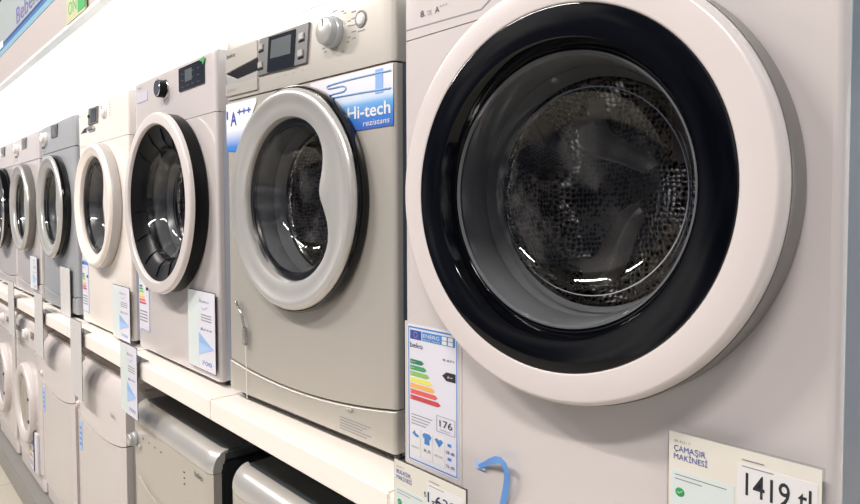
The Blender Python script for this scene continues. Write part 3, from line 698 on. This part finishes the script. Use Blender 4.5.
def lower_round(X, label, cat, name, glassm, yo=-.03, R0=.205, grp=None):
    t = thing(name, label, cat, (X, yo, ZL), 0)
    lower_body(t, 'white_enamel', 'white_plastic', .835)
    front_slab('control_panel', t, .70, .829, .0, 'white_plastic', rt=.05, tip=-.02)
    front_slab('front_panel', t, .10, .698, .0, 'white_enamel')
    front_slab('kick_plate', t, .012, .098, .01, 'white_plastic', th=.02)
    z = .40
    d = polar('door', [(R0, .002), (R0, -.018), (R0-.006, -.028), (R0-.02, -.031), (R0-.045, -.027), (R0-.055, -.018), (R0-.057, -.010)], 0, z, 'white_plastic', t, 72)
    polar('door_glass', [(R0-.056, -.012), (R0-.075, -.008), (.07, -.002), (.0005, -.001)], 0, z, glassm, d, 72)
    for a in (-18, 18):
        cyl('hinge_cap', (R0-.024)*math.cos(R(a)), z+(R0-.024)*math.sin(R(a)), .009, -.0345, -.029, 'dark_plastic', d, 16)
    knob(t, .02, .765, .026, .022, 'dial_white'); flat('display', .10, .18, .75, .785, 'display_dark', t, -.0006, .0016)
    flat('grip_opening', -.27, -.16, .745, .775, 'display_grey', t, -.0006, .0016, rad=.004)
    return t
Dl = lower_round(-2.42, 'white tumble dryer on the lower level with a beige round porthole', 'dryer', 'tumble_dryer', 'porthole_tint')
energy_label(Dl, .02, .115, .065, .215, False, y=-.0016)
boxes('booklet', [(.165, .182, -.012, -.0005, .09, .29)], 'ink_dark', Dl, .001)
boxes('booklet_cover', [(.183, .245, -.010, -.0005, .09, .29)], 'paper', Dl, .001)
lower_round(-3.09, 'white washing machine on the lower level with dark grey porthole, at the left edge', 'washing machine', 'washing_machine', 'porthole_grey')
lower_round(-3.75, 'farthest white washing machine of the lower row, hardly visible at the left edge', 'washing machine', 'washing_machine', 'porthole_grey')

# ------------------------------------------------------------------ price tags
def tag(X, Y, Z0, w, h, label, kind='flyer', foot=None, title=('BULAŞIK', 'MAKİNESİ'), price='1.639', strike=False, hook=False, big=False, rz=0):
    t = thing('price_tag', label, 'price tag', (X, Y, Z0), rz, 'price tags on the shelf edge')
    hold = boxes('holder', [(-.002, w+.002, -.0001, .0012, -.002, h+.002)], 'acrylic', t, .0004)
    c = boxes('card', [(0, w, -.0012, -.0003, 0, h)], 'paper_cream' if kind == 'price' else 'paper' if kind == 'flyer' else 'paper_faint', t)
    yy = -.0018
    if kind == 'price':
        flat('right_panel', w*.49, w-.003, .003, h-.014, 'paper_white', c, yy+.0002, .0006)
        flat('left_panel', .003, w*.47, .003, h-.040, 'paper_mint', c, yy+.0002, .0006)
        text('BK 8121 T', .006, h-.010, .017, .0026, 'ink_grey', c, yy)
        text(title[0], .0055, h-.0195, .033, .0062, 'ink_blue', c, yy); text(title[1], .0055, h-.0285, .035, .0062, 'ink_blue', c, yy)
        flat('small_print', .007, w*.42, h-.0455, h-.0445, 'ink_grey', c, yy, .0004); flat('small_print', .007, w*.25, h-.0500, h-.0490, 'ink_grey', c, yy, .0004)
        cy = polar('green_seal', [(.0002, yy), (.0045, yy), (.0055, yy+.0004), (.0056, yy+.0008)], .0125, h-.0635, 'ink_green', c, 24)
        text('✓', .0095, h-.0655, .006, .005, 'paper_white', cy, yy-.0004)
        flat('small_print', w*.52, w*.66, h-.0100, h-.0090, 'ink_grey', c, yy, .0004)
        flat('small_print', w*.52, w*.72, h-.0165, h-.0155, 'ink_grey', c, yy, .0004)
        text(price, w*.545 if big else w*.50, h-.044 if big else h-.041, w*.40 if big else w*.38, .0225 if big else .015, 'ink_dark' if big else 'ink_navy', c, yy, bold=.008)
        if not big: text('₺', w*.45, h-.036, .005, .008, 'ink_navy', c, yy)
        if strike: prism('strike', [(w*.56, h-.038), (w*.95, h-.030), (w*.95, h-.0285), (w*.56, h-.0365)], yy-.0003, yy, 'ink_dark', c)
        for k in range(3): flat('small_print', w*.53, w*.8, h-.056-.008*k, h-.055-.008*k, 'ink_grey', c, yy, .0004)
    else:
        flat('left_panel', .004, w*.42, .004, h-.004, 'paper_mint' if kind == 'flyer' else 'paper_faint', c, yy+.0002, .0006)
        if kind == 'flyer':
            text('Beko', w*.45, h*.86, w*.35, h*.035, 'ink_grey', c, yy)
            text('✓', w*.52, h*.76, w*.25, h*.07, 'mid_blue', c, yy)
            for k in range(3): flat('print_line', w*.5, w*.88, h*(.70-.035*k), h*(.712-.035*k), 'ink_grey', c, yy, .0004)
            text('A+++', w*.48, h*.50, w*.42, h*.045, 'ink_blue', c, yy)
            prism('blue_triangle', [(w*.42, h*.47), (w*.95, h*.30), (w*.42, h*.22)], yy, yy+.0006, 'mid_blue', c)
            prism('pale_triangle', [(w*.42, h*.34), (w*.95, h*.30), (w*.42, h*.18)], yy-.0003, yy+.0002, 'pale_blue', c)
            text('700', w*.52, h*.07, w*.36, h*.05, 'label_blue', c, yy)
    if foot is not None:      # acrylic foot standing on the shelf
        boxes('foot_stand', [(w*.40, w*.60, .0014, .0030, -Z0, .05)], 'film', t)
    if hook:                  # lip hooked over the shelf edge
        boxes('hook', [(w*.1, w*.9, .0015, .0035, -.02-Z0, h*.9), (w*.1, w*.9, .0036, .040, -Z0+.0003, -Z0+.0018)], 'acrylic', t)
    return t
tag(.997, -.0335, .008, .142, .203, 'cream price tag reading ÇAMAŞIR MAKİNESİ and 1419 tl below the black door ring', 'price', title=('ÇAMAŞIR', 'MAKİNESİ'), price='1419 tl', big=True, rz=.0106)
tag(.583, -.072, -.15, .150, .217, 'cream price tag reading 1.639 at the shelf edge under the energy label', 'price', hook=1, price='1.639', strike=True)
tag(-.352, -.012, .036, .168, .205, 'flyer tag with blue triangle on the front of the machine with black door rim')
tag(-1.015, -.012, .014, .180, .182, 'flyer tag with blue triangle on the lower front of the warm white machine')
tag(-.735, -.0745, -.168, .150, .214, 'flyer tag hanging from the shelf over the joint of white and silver dishwashers', hook=1)
tag(-1.752, -.012, .004, .160, .208, 'pale blank-looking tag on the lower front of the dull grey machine', 'faint')
tag(-1.335, -.0745, -.245, .152, .290, 'pale tag hanging from the shelf between the two white dishwashers', 'faint', hook=1)
tag(-1.965, -.0745, -.20, .160, .285, 'pale narrow tag hanging from the shelf in front of the dryer top', 'faint', hook=1)
tag(-2.62, -.0745, -.20, .160, .285, 'pale narrow tag hanging nearest the left edge of the photo', 'faint', hook=1)
tag(-2.372, -.012, .062, .150, .165, 'bluish flyer tag on the lower front of the pale grey-white machine')
